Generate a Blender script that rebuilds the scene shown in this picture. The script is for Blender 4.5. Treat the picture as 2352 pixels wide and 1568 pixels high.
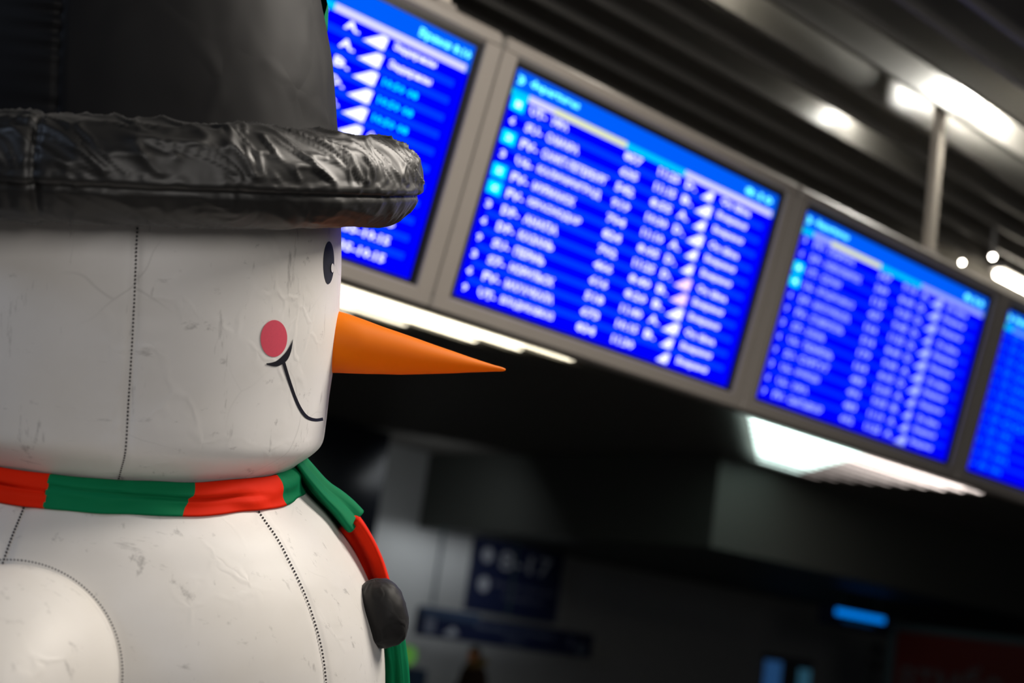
import bpy, bmesh, math, random
from mathutils import Vector, Matrix, noise

for o in list(bpy.data.objects):
    bpy.data.objects.remove(o, do_unlink=True)
scene = bpy.context.scene
COL = scene.collection
R = math.radians

# ------------------------------------------------------------------ camera
FPX, IW, IH = 3267.0, 2352, 1568          # 50 mm on a 36 mm wide sensor
PITCH, ROLL, CAMZ = R(11.43), R(8.2), 1.90
fw = Vector((0, math.cos(PITCH), math.sin(PITCH)))
up0 = Vector((0, -math.sin(PITCH), math.cos(PITCH)))
rt0 = Vector((1, 0, 0))
rt = math.cos(ROLL) * rt0 + math.sin(ROLL) * up0
up = -math.sin(ROLL) * rt0 + math.cos(ROLL) * up0
CAM = Vector((0, 0, CAMZ))
cd = bpy.data.cameras.new('camera')
cam = bpy.data.objects.new('camera', cd)
COL.objects.link(cam)
cam.matrix_world = Matrix.Translation(CAM) @ Matrix((rt, up, -fw)).transposed().to_4x4()
cd.sensor_width = 36.0
cd.lens = FPX / IW * 36.0
cd.clip_end = 200
cd.dof.use_dof = True
cd.dof.focus_distance = 2.36
cd.dof.aperture_fstop = 2.2
scene.camera = cam

# ------------------------------------------------------------------ view, world, hall lights
vs = scene.view_settings
vs.view_transform = 'Standard'
vs.look = 'None'
vs.gamma = 1
vs.use_curve_mapping = False
vs.exposure = 0.0
wd = bpy.data.worlds.new('world')
scene.world = wd
wd.use_nodes = True
wd.node_tree.nodes['Background'].inputs[0].default_value = (0.62, 0.66, 0.72, 1)
wd.node_tree.nodes['Background'].inputs[1].default_value = 0.035


def area_light(name, loc, target, size, power, colour, size_y=None, spread=180):
    l = bpy.data.lights.new(name, 'AREA')
    l.energy = power
    l.color = colour
    l.size = size
    if size_y:
        l.shape = 'RECTANGLE'
        l.size_y = size_y
    l.spread = R(spread)
    ob = bpy.data.objects.new(name, l)
    COL.objects.link(ob)
    ob.location = loc
    dirv = Vector(target) - Vector(loc)
    ob.rotation_euler = dirv.to_track_quat('-Z', 'Y').to_euler()
    return ob


# unseen area lights: key and side follow the snowman's shading, front is added fill
area_light('hall_lamp_key', (1.5, 2.9, 4.45), (-0.5, 2.3, 1.9), 1.2, 118, (1.0, 0.92, 0.82))
area_light('added_front_fill', (3.0, -3.7, 3.3), (-0.3, 2.3, 1.9), 2.6, 120, (1.0, 0.95, 0.90))
area_light('hall_lamp_side', (-4.2, -1.2, 4.3), (-0.8, 2.3, 1.9), 1.2, 36, (0.62, 0.75, 1.0))


# ------------------------------------------------------------------ materials
def new_mat(name):
    m = bpy.data.materials.new(name)
    m.use_nodes = True
    nt = m.node_tree
    return m, nt, nt.nodes['Principled BSDF']


def plain(name, col, rough=0.5, spec=0.4, metal=0.0, grain=0.0, gscale=40.0, sheen=0.0):
    m, nt, b = new_mat(name)
    b.inputs['Base Color'].default_value = (*col, 1)
    b.inputs['Roughness'].default_value = rough
    b.inputs['Specular IOR Level'].default_value = spec
    b.inputs['Metallic'].default_value = metal
    if sheen:
        b.inputs['Sheen Weight'].default_value = sheen
        b.inputs['Sheen Roughness'].default_value = 0.5
    if grain:
        tc = nt.nodes.new('ShaderNodeTexCoord')
        n = nt.nodes.new('ShaderNodeTexNoise')
        n.inputs['Scale'].default_value = gscale
        n.inputs['Detail'].default_value = 4
        nt.links.new(tc.outputs['Object'], n.inputs['Vector'])
        mr = nt.nodes.new('ShaderNodeMapRange')
        mr.inputs['To Min'].default_value = 1 - grain
        mr.inputs['To Max'].default_value = 1 + grain
        nt.links.new(n.outputs['Fac'], mr.inputs['Value'])
        vm = nt.nodes.new('ShaderNodeVectorMath')
        vm.operation = 'SCALE'
        vm.inputs[0].default_value = col
        nt.links.new(mr.outputs['Result'], vm.inputs['Scale'])
        nt.links.new(vm.outputs['Vector'], b.inputs['Base Color'])
    return m


def emit(name, col, strength=1.0):
    m = bpy.data.materials.new(name)
    m.use_nodes = True
    nt = m.node_tree
    nt.nodes.clear()
    out = nt.nodes.new('ShaderNodeOutputMaterial')
    e = nt.nodes.new('ShaderNodeEmission')
    e.inputs[0].default_value = (*col, 1)
    e.inputs[1].default_value = strength
    nt.links.new(e.outputs[0], out.inputs[0])
    return m


def crease_bump(nt, b, scale, strength, dist=0.004, fine=True, stretch=(1, 1, 1)):
    """cloth creases: thin ridges from warped Voronoi cell edges plus soft noise"""
    tc = nt.nodes.new('ShaderNodeTexCoord')
    mp = nt.nodes.new('ShaderNodeMapping')
    mp.inputs['Scale'].default_value = stretch
    nt.links.new(tc.outputs['Object'], mp.inputs['Vector'])
    nz = nt.nodes.new('ShaderNodeTexNoise')
    nz.inputs['Scale'].default_value = scale * 0.7
    nz.inputs['Detail'].default_value = 3
    nt.links.new(mp.outputs[0], nz.inputs['Vector'])
    mix = nt.nodes.new('ShaderNodeVectorMath')
    mix.operation = 'MULTIPLY_ADD'
    mix.inputs[1].default_value = (0.12, 0.12, 0.12)
    nt.links.new(nz.outputs['Color'], mix.inputs[0])
    nt.links.new(mp.outputs[0], mix.inputs[2])
    vo = nt.nodes.new('ShaderNodeTexVoronoi')
    vo.feature = 'DISTANCE_TO_EDGE'
    vo.inputs['Scale'].default_value = scale
    nt.links.new(mix.outputs[0], vo.inputs['Vector'])
    cr = nt.nodes.new('ShaderNodeMapRange')
    cr.inputs['From Min'].default_value = 0.0
    cr.inputs['From Max'].default_value = 0.12
    cr.inputs['To Min'].default_value = 1.0
    cr.inputs['To Max'].default_value = 0.0
    cr.interpolation_type = 'SMOOTHSTEP'
    nt.links.new(vo.outputs['Distance'], cr.inputs['Value'])
    msk = nt.nodes.new('ShaderNodeTexNoise')
    msk.inputs['Scale'].default_value = scale * 0.45
    nt.links.new(tc.outputs['Object'], msk.inputs['Vector'])
    mk = nt.nodes.new('ShaderNodeMapRange')
    mk.inputs['From Min'].default_value = 0.5
    mk.inputs['From Max'].default_value = 0.68
    nt.links.new(msk.outputs['Fac'], mk.inputs['Value'])
    mu = nt.nodes.new('ShaderNodeMath')
    mu.operation = 'MULTIPLY'
    nt.links.new(cr.outputs[0], mu.inputs[0])
    nt.links.new(mk.outputs[0], mu.inputs[1])
    ad = nt.nodes.new('ShaderNodeMath')
    ad.operation = 'MULTIPLY_ADD'
    ad.inputs[1].default_value = 0.5
    nt.links.new(nz.outputs['Fac'], ad.inputs[0])
    nt.links.new(mu.outputs[0], ad.inputs[2])
    bp = nt.nodes.new('ShaderNodeBump')
    bp.inputs['Strength'].default_value = strength
    bp.inputs['Distance'].default_value = dist
    nt.links.new(ad.outputs[0], bp.inputs['Height'])
    nt.links.new(bp.outputs[0], b.inputs['Normal'])
    return tc


def white_cloth(name):
    m, nt, b = new_mat(name)
    b.inputs['Roughness'].default_value = 0.48
    b.inputs['Specular IOR Level'].default_value = 0.32
    b.inputs['Sheen Weight'].default_value = 0.1
    tc = crease_bump(nt, b, 13.0, 0.15, 0.004)
    # scuffs: fine dark dashes and hairline scratches
    def dashes(scale, stretch, rot, lo, hi):
        mp = nt.nodes.new('ShaderNodeMapping')
        mp.inputs['Scale'].default_value = stretch
        mp.inputs['Rotation'].default_value = rot
        nt.links.new(tc.outputs['Object'], mp.inputs['Vector'])
        n = nt.nodes.new('ShaderNodeTexNoise')
        n.inputs['Scale'].default_value = scale
        n.inputs['Detail'].default_value = 5
        n.inputs['Roughness'].default_value = 0.65
        nt.links.new(mp.outputs[0], n.inputs['Vector'])
        r = nt.nodes.new('ShaderNodeMapRange')
        r.inputs['From Min'].default_value = lo
        r.inputs['From Max'].default_value = hi
        nt.links.new(n.outputs['Fac'], r.inputs['Value'])
        return r.outputs[0]
    d1 = dashes(38, (1, 1, 0.22), (0.2, 0.5, 0.1), 0.62, 0.72)
    d2 = dashes(44, (0.2, 1, 1), (0.1, -0.4, 0.3), 0.63, 0.73)
    vo = nt.nodes.new('ShaderNodeTexVoronoi')
    vo.feature = 'DISTANCE_TO_EDGE'
    vo.inputs['Scale'].default_value = 5.0
    wn = nt.nodes.new('ShaderNodeTexNoise')
    wn.inputs['Scale'].default_value = 5
    nt.links.new(tc.outputs['Object'], wn.inputs['Vector'])
    wa = nt.nodes.new('ShaderNodeVectorMath')
    wa.operation = 'MULTIPLY_ADD'
    wa.inputs[1].default_value = (0.1, 0.1, 0.1)
    nt.links.new(wn.outputs['Color'], wa.inputs[0])
    nt.links.new(tc.outputs['Object'], wa.inputs[2])
    nt.links.new(wa.outputs[0], vo.inputs['Vector'])
    hr = nt.nodes.new('ShaderNodeMapRange')
    hr.inputs['From Min'].default_value = 0.0
    hr.inputs['From Max'].default_value = 0.010
    hr.inputs['To Min'].default_value = 1
    hr.inputs['To Max'].default_value = 0
    nt.links.new(vo.outputs['Distance'], hr.inputs['Value'])
    hm = nt.nodes.new('ShaderNodeTexNoise')
    hm.inputs['Scale'].default_value = 4.5
    nt.links.new(tc.outputs['Object'], hm.inputs['Vector'])
    hk = nt.nodes.new('ShaderNodeMapRange')
    hk.inputs['From Min'].default_value = 0.54
    hk.inputs['From Max'].default_value = 0.66
    nt.links.new(hm.outputs['Fac'], hk.inputs['Value'])
    hx = nt.nodes.new('ShaderNodeMath')
    hx.operation = 'MULTIPLY'
    nt.links.new(hr.outputs[0], hx.inputs[0])
    nt.links.new(hk.outputs[0], hx.inputs[1])
    def mx(a, b_):
        n = nt.nodes.new('ShaderNodeMath')
        n.operation = 'MAXIMUM'
        nt.links.new(a, n.inputs[0])
        nt.links.new(b_, n.inputs[1])
        return n.outputs[0]
    hf = nt.nodes.new('ShaderNodeMath')
    hf.operation = 'MULTIPLY'
    hf.inputs[1].default_value = 0.45
    nt.links.new(hx.outputs[0], hf.inputs[0])
    allm = mx(mx(d1, d2), hf.outputs[0])
    sc = nt.nodes.new('ShaderNodeMath')
    sc.operation = 'MULTIPLY'
    sc.inputs[1].default_value = 0.42
    nt.links.new(allm, sc.inputs[0])
    gn = nt.nodes.new('ShaderNodeTexNoise')
    gn.inputs['Scale'].default_value = 3.5
    gn.inputs['Detail'].default_value = 6
    nt.links.new(tc.outputs['Object'], gn.inputs['Vector'])
    gr = nt.nodes.new('ShaderNodeValToRGB')
    gr.color_ramp.elements[0].position = 0.35
    gr.color_ramp.elements[0].color = (0.74, 0.71, 0.67, 1)
    gr.color_ramp.elements[1].position = 0.62
    gr.color_ramp.elements[1].color = (0.82, 0.80, 0.785, 1)
    nt.links.new(gn.outputs['Fac'], gr.inputs[0])
    mc = nt.nodes.new('ShaderNodeMix')
    mc.data_type = 'RGBA'
    nt.links.new(sc.outputs[0], mc.inputs['Factor'])
    nt.links.new(gr.outputs[0], mc.inputs['A'])
    mc.inputs['B'].default_value = (0.10, 0.09, 0.09, 1)
    nt.links.new(mc.outputs['Result'], b.inputs['Base Color'])
    return m


def cloth(name, col, rough=0.5, bump=0.35, scale=14, sheen=0.2, spec=0.35, dist=0.004, stretch=(1, 1, 1)):
    m, nt, b = new_mat(name)
    b.inputs['Base Color'].default_value = (*col, 1)
    b.inputs['Roughness'].default_value = rough
    b.inputs['Specular IOR Level'].default_value = spec
    b.inputs['Sheen Weight'].default_value = sheen
    b.inputs['Sheen Roughness'].default_value = 0.45
    crease_bump(nt, b, scale, bump, dist, stretch=stretch)
    return m


def translucent(m, col, fac):
    nt = m.node_tree
    b = nt.nodes['Principled BSDF']
    out = nt.nodes['Material Output']
    t = nt.nodes.new('ShaderNodeBsdfTranslucent')
    t.inputs[0].default_value = (*col, 1)
    mx = nt.nodes.new('ShaderNodeMixShader')
    mx.inputs[0].default_value = fac
    nt.links.new(b.outputs[0], mx.inputs[1])
    nt.links.new(t.outputs[0], mx.inputs[2])
    nt.links.new(mx.outputs[0], out.inputs[0])
    return m


M_WHITE = white_cloth('white nylon')
M_BLACK = cloth('black nylon', (0.009, 0.0086, 0.0083), 0.47, 0.22, 9, 0.06, 0.6)
M_COAL = cloth('coal black nylon', (0.012, 0.0115, 0.012), 0.6, 0.5, 16, 0.05, 0.3)
M_CROWN = cloth('black crown nylon', (0.0045, 0.0045, 0.0055), 0.6, 0.2, 6, 0.02, 0.16)
M_ORANGE = cloth('orange nylon', (1.0, 0.26, 0.002), 0.55, 0.22, 9, 0.0, 0.2, stretch=(0.5, 1, 1))
translucent(M_ORANGE, (1.0, 0.22, 0.0), 0.28)
M_RED = cloth('red scarf cloth', (0.78, 0.022, 0.003), 0.7, 0.4, 12, 0.0, 0.1)
M_GREEN = cloth('green scarf cloth', (0.003, 0.19, 0.075), 0.7, 0.4, 12, 0.0, 0.1)
M_STITCH = plain('dark stitch thread', (0.05, 0.045, 0.05), 0.8, 0.2)
M_PRINTK = plain('black print', (0.014, 0.014, 0.022), 0.45, 0.35)
M_PRINTE = plain('eye print', (0.026, 0.028, 0.036), 0.6, 0.15, grain=0.3, gscale=60)
M_PRINTP = plain('pink print', (0.72, 0.085, 0.135), 0.5, 0.3, grain=0.08, gscale=300)
M_PRINTW = plain('white print', (0.8, 0.78, 0.76), 0.5, 0.3)
M_FRAME = plain('grey housing paint', (0.32, 0.29, 0.26), 0.45, 0.4, grain=0.05, gscale=6)
M_BEZEL = plain('black bezel plastic', (0.008, 0.008, 0.01), 0.4, 0.3)
M_POST = plain('cream steel post', (0.62, 0.56, 0.48), 0.4, 0.45, grain=0.04)
M_SLAT = plain('ceiling slat', (0.21, 0.20, 0.185), 0.42, 0.45, grain=0.06, gscale=3)
M_SLAB = plain('ceiling void', (0.05, 0.048, 0.045), 0.8, 0.2, grain=0.1, gscale=2)
M_FLOOR = plain('floor stone', (0.15, 0.145, 0.14), 0.3, 0.4, grain=0.15, gscale=3)
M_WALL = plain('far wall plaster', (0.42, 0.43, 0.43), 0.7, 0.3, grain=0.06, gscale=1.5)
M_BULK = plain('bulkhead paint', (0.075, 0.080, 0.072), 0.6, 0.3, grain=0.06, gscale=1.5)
M_DARK = plain('dark navy glass', (0.02, 0.024, 0.035), 0.25, 0.4, grain=0.2, gscale=2)
M_NAVY = plain('navy sign face', (0.012, 0.02, 0.07), 0.5, 0.3, grain=0.05)
M_SLATEBLUE = plain('slate blue sign face', (0.04, 0.07, 0.14), 0.5, 0.3, grain=0.05)
M_LETTER = plain('pale sign lettering', (0.45, 0.48, 0.55), 0.5, 0.3)
M_REDP = plain('dark red panel', (0.11, 0.005, 0.003), 0.5, 0.3, grain=0.15, gscale=2)
M_TEAL = plain('dark teal frame', (0.06, 0.10, 0.115), 0.5, 0.3)
M_SKIN = plain('skin', (0.55, 0.22, 0.09), 0.5, 0.3)
M_HAIR = plain('dark hair', (0.012, 0.010, 0.009), 0.6, 0.3, grain=0.3, gscale=80)
M_COAT = plain('dark brown coat', (0.035, 0.018, 0.012), 0.8, 0.2, grain=0.2, gscale=30)
M_FUR = plain('ochre fur trim', (0.20, 0.13, 0.05), 0.9, 0.1, grain=0.4, gscale=90)
M_TROUSER = plain('dark trousers', (0.02, 0.022, 0.03), 0.8, 0.2)
M_LAMPBODY = plain('lamp housing', (0.5, 0.49, 0.47), 0.4, 0.4)


# ------------------------------------------------------------------ mesh helpers
def mesh_obj(name, verts, faces, mat, parent=None, smooth=False, mats=None, midx=None):
    me = bpy.data.meshes.new(name)
    me.from_pydata([tuple(v) for v in verts], [], faces)
    for mm in (mats or [mat]):
        me.materials.append(mm)
    if midx:
        me.polygons.foreach_set('material_index', midx)
    if smooth:
        me.polygons.foreach_set('use_smooth', [True] * len(me.polygons))
    me.update()
    ob = bpy.data.objects.new(name, me)
    COL.objects.link(ob)
    if parent:
        ob.parent = parent
    return ob


def empty(name, mat4):
    e = bpy.data.objects.new(name, None)
    COL.objects.link(e)
    e.matrix_world = mat4
    e.empty_display_size = 0.1
    return e


def tag(o, label=None, cat=None, group=None, kind=None):
    if label:
        o['label'] = label
    if cat:
        o['category'] = cat
    if group:
        o['group'] = group
    if kind:
        o['kind'] = kind
    return o


def box_data(x0, x1, y0, y1, z0, z1, ch=0.0):
    bm = bmesh.new()
    bmesh.ops.create_cube(bm, size=1.0)
    for v in bm.verts:
        v.co = Vector((x0 + (v.co.x + .5) * (x1 - x0), y0 + (v.co.y + .5) * (y1 - y0), z0 + (v.co.z + .5) * (z1 - z0)))
    if ch:
        bmesh.ops.bevel(bm, geom=bm.edges[:], offset=ch, segments=1, affect='EDGES')
    vs_ = [v.co.copy() for v in bm.verts]
    bm.verts.index_update()
    fs = [[v.index for v in f.verts] for f in bm.faces]
    bm.free()
    return vs_, fs


def box(name, x0, x1, y0, y1, z0, z1, mat, parent=None, ch=0.0):
    v, f = box_data(x0, x1, y0, y1, z0, z1, ch)
    return mesh_obj(name, v, f, mat, parent)


def join_data(parts):
    V, F = [], []
    for v, f in parts:
        o = len(V)
        V += list(v)
        F += [[i + o for i in q] for q in f]
    return V, F


def revolve(profile, n, disp=None):
    """profile: list of (r, z); disp(theta, i, r, z) -> (dr, dz)"""
    V, F = [], []
    m = len(profile)
    for i, (r, z) in enumerate(profile):
        for j in range(n):
            t = 2 * math.pi * j / n
            rr, zz = r, z
            if disp:
                a, b_ = disp(t, i, r, z)
                rr += a
                zz += b_
            V.append((rr * math.cos(t), rr * math.sin(t), zz))
    for i in range(m - 1):
        for j in range(n):
            k = (j + 1) % n
            F.append((i * n + j, i * n + k, (i + 1) * n + k, (i + 1) * n + j))
    F.append(tuple(range(n - 1, -1, -1)))
    F.append(tuple((m - 1) * n + j for j in range(n)))
    return V, F


def smooth_profile(pts, step):
    """Catmull-Rom resample of (r, z) points"""
    out = []
    P = [pts[0]] + list(pts) + [pts[-1]]
    for i in range(1, len(P) - 2):
        p0, p1, p2, p3 = [Vector(q) for q in P[i - 1:i + 3]]
        k = max(1, int((p2 - p1).length / step))
        for s in range(k):
            t = s / k
            q = 0.5 * ((2 * p1) + (p2 - p0) * t + (2 * p0 - 5 * p1 + 4 * p2 - p3) * t * t + (3 * p1 - p0 - 3 * p2 + p3) * t ** 3)
            out.append((q.x, q.y))
    out.append(tuple(pts[-1]))
    return out


def spline3(pts, n):
    out = []
    P = [Vector(pts[0])] + [Vector(p) for p in pts] + [Vector(pts[-1])]
    segs = len(P) - 3
    for k in range(n):
        u = k / (n - 1) * segs
        i = min(int(u), segs - 1)
        t = u - i
        p0, p1, p2, p3 = P[i:i + 4]
        out.append(0.5 * ((2 * p1) + (p2 - p0) * t + (2 * p0 - 5 * p1 + 4 * p2 - p3) * t * t + (3 * p1 - p0 - 3 * p2 + p3) * t ** 3))
    return out


def ray(px, py):
    return fw + rt * ((px - IW / 2) / FPX) - up * ((py - IH / 2) / FPX)


def fbm(v, o=3):
    return noise.fractal(v, 1.0, 2.0, o)


# ------------------------------------------------------------------ the hall: basis along the display board
AZ, TILT = 0.7112, 0.2047
D = Vector((math.cos(AZ), math.sin(AZ), 0))          # along the board
N = Vector((math.sin(AZ), -math.cos(AZ), 0))         # towards the viewers
HALL = Matrix((D, -N, Vector((0, 0, 1)))).transposed().to_4x4()   # local x = along, y = away, z = up
ZC = CAMZ + 2.70                                     # underside of the ceiling slats

floor = box('floor', -14, 46, -8, 34, -0.1, 0, M_FLOOR)
floor.matrix_world = HALL
tag(floor, kind='structure')
ceiling = box('ceiling', -14, 46, -2, 34, ZC + 0.75, ZC + 0.85, M_SLAB)
ceiling.matrix_world = HALL
tag(ceiling, kind='structure')
sv, sf = box_data(-12, 40, -0.014, 0.014, 0, 0.20, 0.004)
slat0 = None
SP = 0.22
for k in range(86):
    y = 0.30 + k * SP
    if slat0 is None:
        ob = slat0 = mesh_obj('slat', sv, sf, M_SLAT, ceiling)
    else:
        ob = slat0.copy()
        COL.objects.link(ob)
        ob.parent = ceiling
    ob.location = (0, y, ZC)

WB = 18.7
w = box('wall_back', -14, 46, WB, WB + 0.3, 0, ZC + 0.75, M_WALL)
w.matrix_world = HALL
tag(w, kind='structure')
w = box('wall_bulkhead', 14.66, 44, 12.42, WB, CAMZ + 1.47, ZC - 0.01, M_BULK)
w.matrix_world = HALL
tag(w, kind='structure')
w = box('wall_pier', 6.0, 12.7, 17.2, WB, 0, ZC - 0.05, M_DARK)
w.matrix_world = HALL
tag(w, kind='structure')

# ------------------------------------------------------------------ luminaires at the ceiling
def hall_pt(px, py, y):
    """point seen at a photo pixel on the plane `y` metres beyond the viewers' line"""
    r = ray(px, py)
    t = y / r.dot(-N)
    p = CAM + r * t
    return Vector((p.dot(D), y, p.z))


def linear_lamp(d0, d1, y, z, colour, strength, label, uplight=True):
    e = empty('linear_lamp', HALL @ Matrix.Translation((d0, y, z)))
    tag(e, label, 'lamp')
    L = d1 - d0
    if uplight:
        box('lamp_tray', 0, L, -0.06, 0.06, -0.06, -0.03, M_LAMPBODY, e, 0.006)
    else:
        box('lamp_housing', 0, L, -0.05, 0.05, 0.03, 0.07, M_LAMPBODY, e, 0.006)
    for k in range(max(1, round(L / 1.2))):
        n = max(1, round(L / 1.2))
        V, F = [], []
        x0, x1 = L * k / n + 0.03, L * (k + 1) / n - 0.03
        for i, x in enumerate((x0, x1)):
            for j in range(10):
                a = 2 * math.pi * j / 10
                V.append((x, 0.026 * math.cos(a), 0.004 + 0.026 * math.sin(a)))
        for j in range(10):
            F.append((j, (j + 1) % 10, 10 + (j + 1) % 10, 10 + j))
        F += [tuple(range(10)), tuple(range(19, 9, -1))]
        mesh_obj('tube', V, F, emit('tube glow', colour, strength), e, True)
    for x in (0.25, L - 0.25):
        box('hanger', x - 0.01, x + 0.01, 0.045, 0.06, -0.03 if uplight else 0.07, ZC + 0.75 - z, M_LAMPBODY, e)
    return e


linear_lamp(7.9, 10.6, 4.62, ZC - 0.07, (1.0, 0.90, 0.75), 22, 'warm fluorescent tube lamp just above the top edge of the displays', False)


def light_field(k0, rows, label):
    """one ceiling fixture: tubes lying in neighbouring slat gaps, rows = [(d0, d1, colour, strength)]"""
    y0 = 0.30 + (k0 + 0.5) * SP
    e = empty('ceiling_light_field', HALL @ Matrix.Translation((rows[0][0], y0, ZC)))
    tag(e, label, 'lamp')
    mats_ = {}
    for q, segs in enumerate(rows_by_gap(rows)):
        for (d0, d1, col_, st) in segs:
            V, F = [], []
            for x in (d0 - rows[0][0], d1 - rows[0][0]):
                for j in range(10):
                    a = 2 * math.pi * j / 10
                    V.append((x, q * SP + 0.024 * math.cos(a), 0.03 + 0.024 * math.sin(a)))
            for j in range(10):
                F.append((j, (j + 1) % 10, 10 + (j + 1) % 10, 10 + j))
            F += [tuple(range(10)), tuple(range(19, 9, -1))]
            key = (col_, st)
            if key not in mats_:
                mats_[key] = emit('field tube glow', col_, st)
            mesh_obj('tube', V, F, mats_[key], e, True)
            box('tube_tray', d0 - rows[0][0], d1 - rows[0][0], q * SP - 0.03, q * SP + 0.03, 0.08, 0.10, M_LAMPBODY, e)


def rows_by_gap(rows):
    out = {}
    for r in rows:
        out.setdefault(r[4], []).append(r[:4])
    return [out[k] for k in sorted(out)]


WARM, COOL, PINK = (1.0, 0.90, 0.68), (0.78, 1.0, 0.93), (1.0, 0.86, 0.80)
light_field(44, [(5.0, 9.5, WARM, 6.0, 0), (5.2, 9.0, WARM, 7.0, 1), (5.4, 8.6, WARM, 7.0, 2), (5.6, 7.9, WARM, 5.0, 3), (5.8, 7.4, WARM, 2.5, 4)],
            'warm field of tubes between the slats, glowing above the carrot nose')
rows = []
for q in range(10):
    a = 12.35 + q * 0.30
    m_ = 14.6 + q * 0.15
    b_ = 17.3 - q * 0.10
    rows.append((a, m_, COOL, 6.0 if q < 8 else 3.0, q))
    rows.append((m_ + 0.05, b_, PINK, 4.5 if q < 3 else max(0.5, 3.0 - q * 0.4), q))
light_field(44, rows, 'cool and pinkish field of tubes between the slats in front of the bulkhead')


def bulb_lamp(d, y, z, r, colour, strength, label, group=None):
    e = empty('downlight', HALL @ Matrix.Translation((d, y, z)))
    tag(e, label, 'lamp', group)
    V, F = revolve([(0.25 * r, r * 2.6), (r * 1.1, r * 2.4), (r * 1.25, r * 0.9), (r * 1.3, r * 0.7), (r * 1.15, r * 0.8), (r * 0.9, r * 1.4)], 20)
    mesh_obj('lamp_can', V, F, M_LAMPBODY, e, True)
    prof = [(r * math.sin(math.pi * (i + .02) / 8.04), -r * math.cos(math.pi * (i + .02) / 8.04)) for i in range(9)]
    V, F = revolve(prof, 18)
    mesh_obj('bulb', V, F, emit('bulb glow', colour, strength), e, True)
    box('stem', -0.008, 0.008, -0.008, 0.008, r * 2.5, ZC + 0.75 - z, M_LAMPBODY, e)
    return e


bulb_lamp(5.95, 0.30 + 14.5 * SP, ZC + 0.26, 0.055, (1.0, 0.97, 0.88), 520, 'bright bulb lamp glowing between the ceiling slats beside the hanging post')
bulb_lamp(5.68, 0.30 + 17.5 * SP, ZC + 0.14, 0.04, (1.0, 0.97, 0.88), 70, 'smaller bulb lamp between the slats, next to the brightest one')
bulb_lamp(4.05, 0.30 + 15.5 * SP, ZC + 0.20, 0.05, (1.0, 0.94, 0.80), 70, 'bulb lamp above the slats throwing a soft warm patch on them')
p = hall_pt(2210, 603, 4.72)
bulb_lamp(p.x, p.y, p.z, 0.010, (1.0, 0.93, 0.80), 45, 'tiny round lamp right beside the foot of the hanging post')
p = hall_pt(2280, 590, 4.30)
bulb_lamp(p.x, p.y, p.z, 0.012, (1.0, 0.93, 0.80), 45, 'tiny elongated lamp above the warm tube and the displays')

# ------------------------------------------------------------------ flight displays
MW, MH, GAP = 1.5207, 0.85, 0.1469
HV = Vector((0, 0, 1)) * math.cos(TILT) + N * math.sin(TILT)
BORG = CAM + Vector((-0.2409, 4.7352, 1.08))
YV = HV.cross(D)
BROT = Matrix((D, YV, HV)).transposed().to_4x4()

C_BLUE = emit('screen blue', (0.0, 0.0, 1.0), 1.0)
C_BAND = emit('screen row band', (0.0, 0.045, 1.0), 1.0)
C_BANDL = emit('screen row band dim', (0.0, 0.022, 1.0), 1.0)
C_HEAD = emit('screen header blue', (0.0, 0.115, 0.98), 1.0)
C_CYAN = emit('screen cyan', (0.0, 0.60, 1.0), 1.0)
C_ICON = emit('screen check-in cyan', (0.0, 0.80, 1.0), 1.3)
C_TEAL = emit('screen teal text', (0.14, 0.90, 0.80), 1.9)
C_CREAM = emit('screen cream', (0.80, 0.85, 0.55), 1.0)
C_LAV = emit('screen lavender', (0.72, 0.72, 1.0), 1.0)
C_T = {1: emit('text white', (0.80, 0.82, 1.0), 1.55), 2: emit('text white 2', (0.80, 0.82, 1.0), 1.5),
       3: emit('text lavender', (0.36, 0.44, 1.0), 1.25), 4: emit('text blue', (0.0, 0.20, 1.0), 1.1)}
C_S = {1: C_LAV, 2: C_LAV, 3: emit('strip lavender', (0.33, 0.40, 1.0), 1.0), 4: emit('strip blue', (0.10, 0.30, 1.0), 1.0)}
C_PINK = emit('text pink', (0.85, 0.62, 1.0), 1.4)

text_jobs = []
RS = random.Random(7)


def rect_uv(u0, u1, v0, v1, y):
    x0, x1, z0, z1 = u0 * MW, u1 * MW, (1 - v1) * MH, (1 - v0) * MH
    return [(x0, y, z0), (x1, y, z0), (x1, y, z1), (x0, y, z1)], [(0, 1, 2, 3)]


def plate(name, u0, u1, v0, v1, y, mat, parent):
    x0, x1, z0, z1 = u0 * MW, u1 * MW, (1 - v1) * MH, (1 - v0) * MH
    return box(name, x0, x1, y, y + 0.0012, z0, z1, mat, parent)


DEST = {1: ['САМАРА', 'СОЧИ', 'УФА', 'КАЗАНЬ', 'ПЕРМЬ', 'АНАПА', 'МУРМАНСК', 'КРАСНОДАР', 'ТЮМЕНЬ', 'СУРГУТ', 'НОРИЛЬСК', 'МИНВОДЫ'], 2: ['УФА', 'САМАРА', 'САНКТ-ПЕТЕРБУРГ', 'КАЛИНИНГРАД', 'МУРМАНСК', 'КРАСНОДАР', 'АНАПА', 'КАЗАНЬ', 'ПЕРМЬ', 'НОРИЛЬСК', 'МАХАЧКАЛА', 'ВЛАДИКАВКАЗ'],
        3: ['ПАРИЖ', 'НОВОСИБИРСК', 'СОЧИ', 'ВЛАДИКАВКАЗ', 'МАХАЧКАЛА', 'СТАВРОПОЛЬ', 'КАЗАНЬ', 'ТЮМЕНЬ', 'СУРГУТ', 'МИНВОДЫ', 'УФА', 'СЫКТЫВКАР'],
        4: ['САМАРА'] * 5 + ['КРАСНОДАР', 'КРАСНОДАР', 'СОЧИ', 'УФА', 'ПЕРМЬ', 'УФА', 'УФА']}
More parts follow.
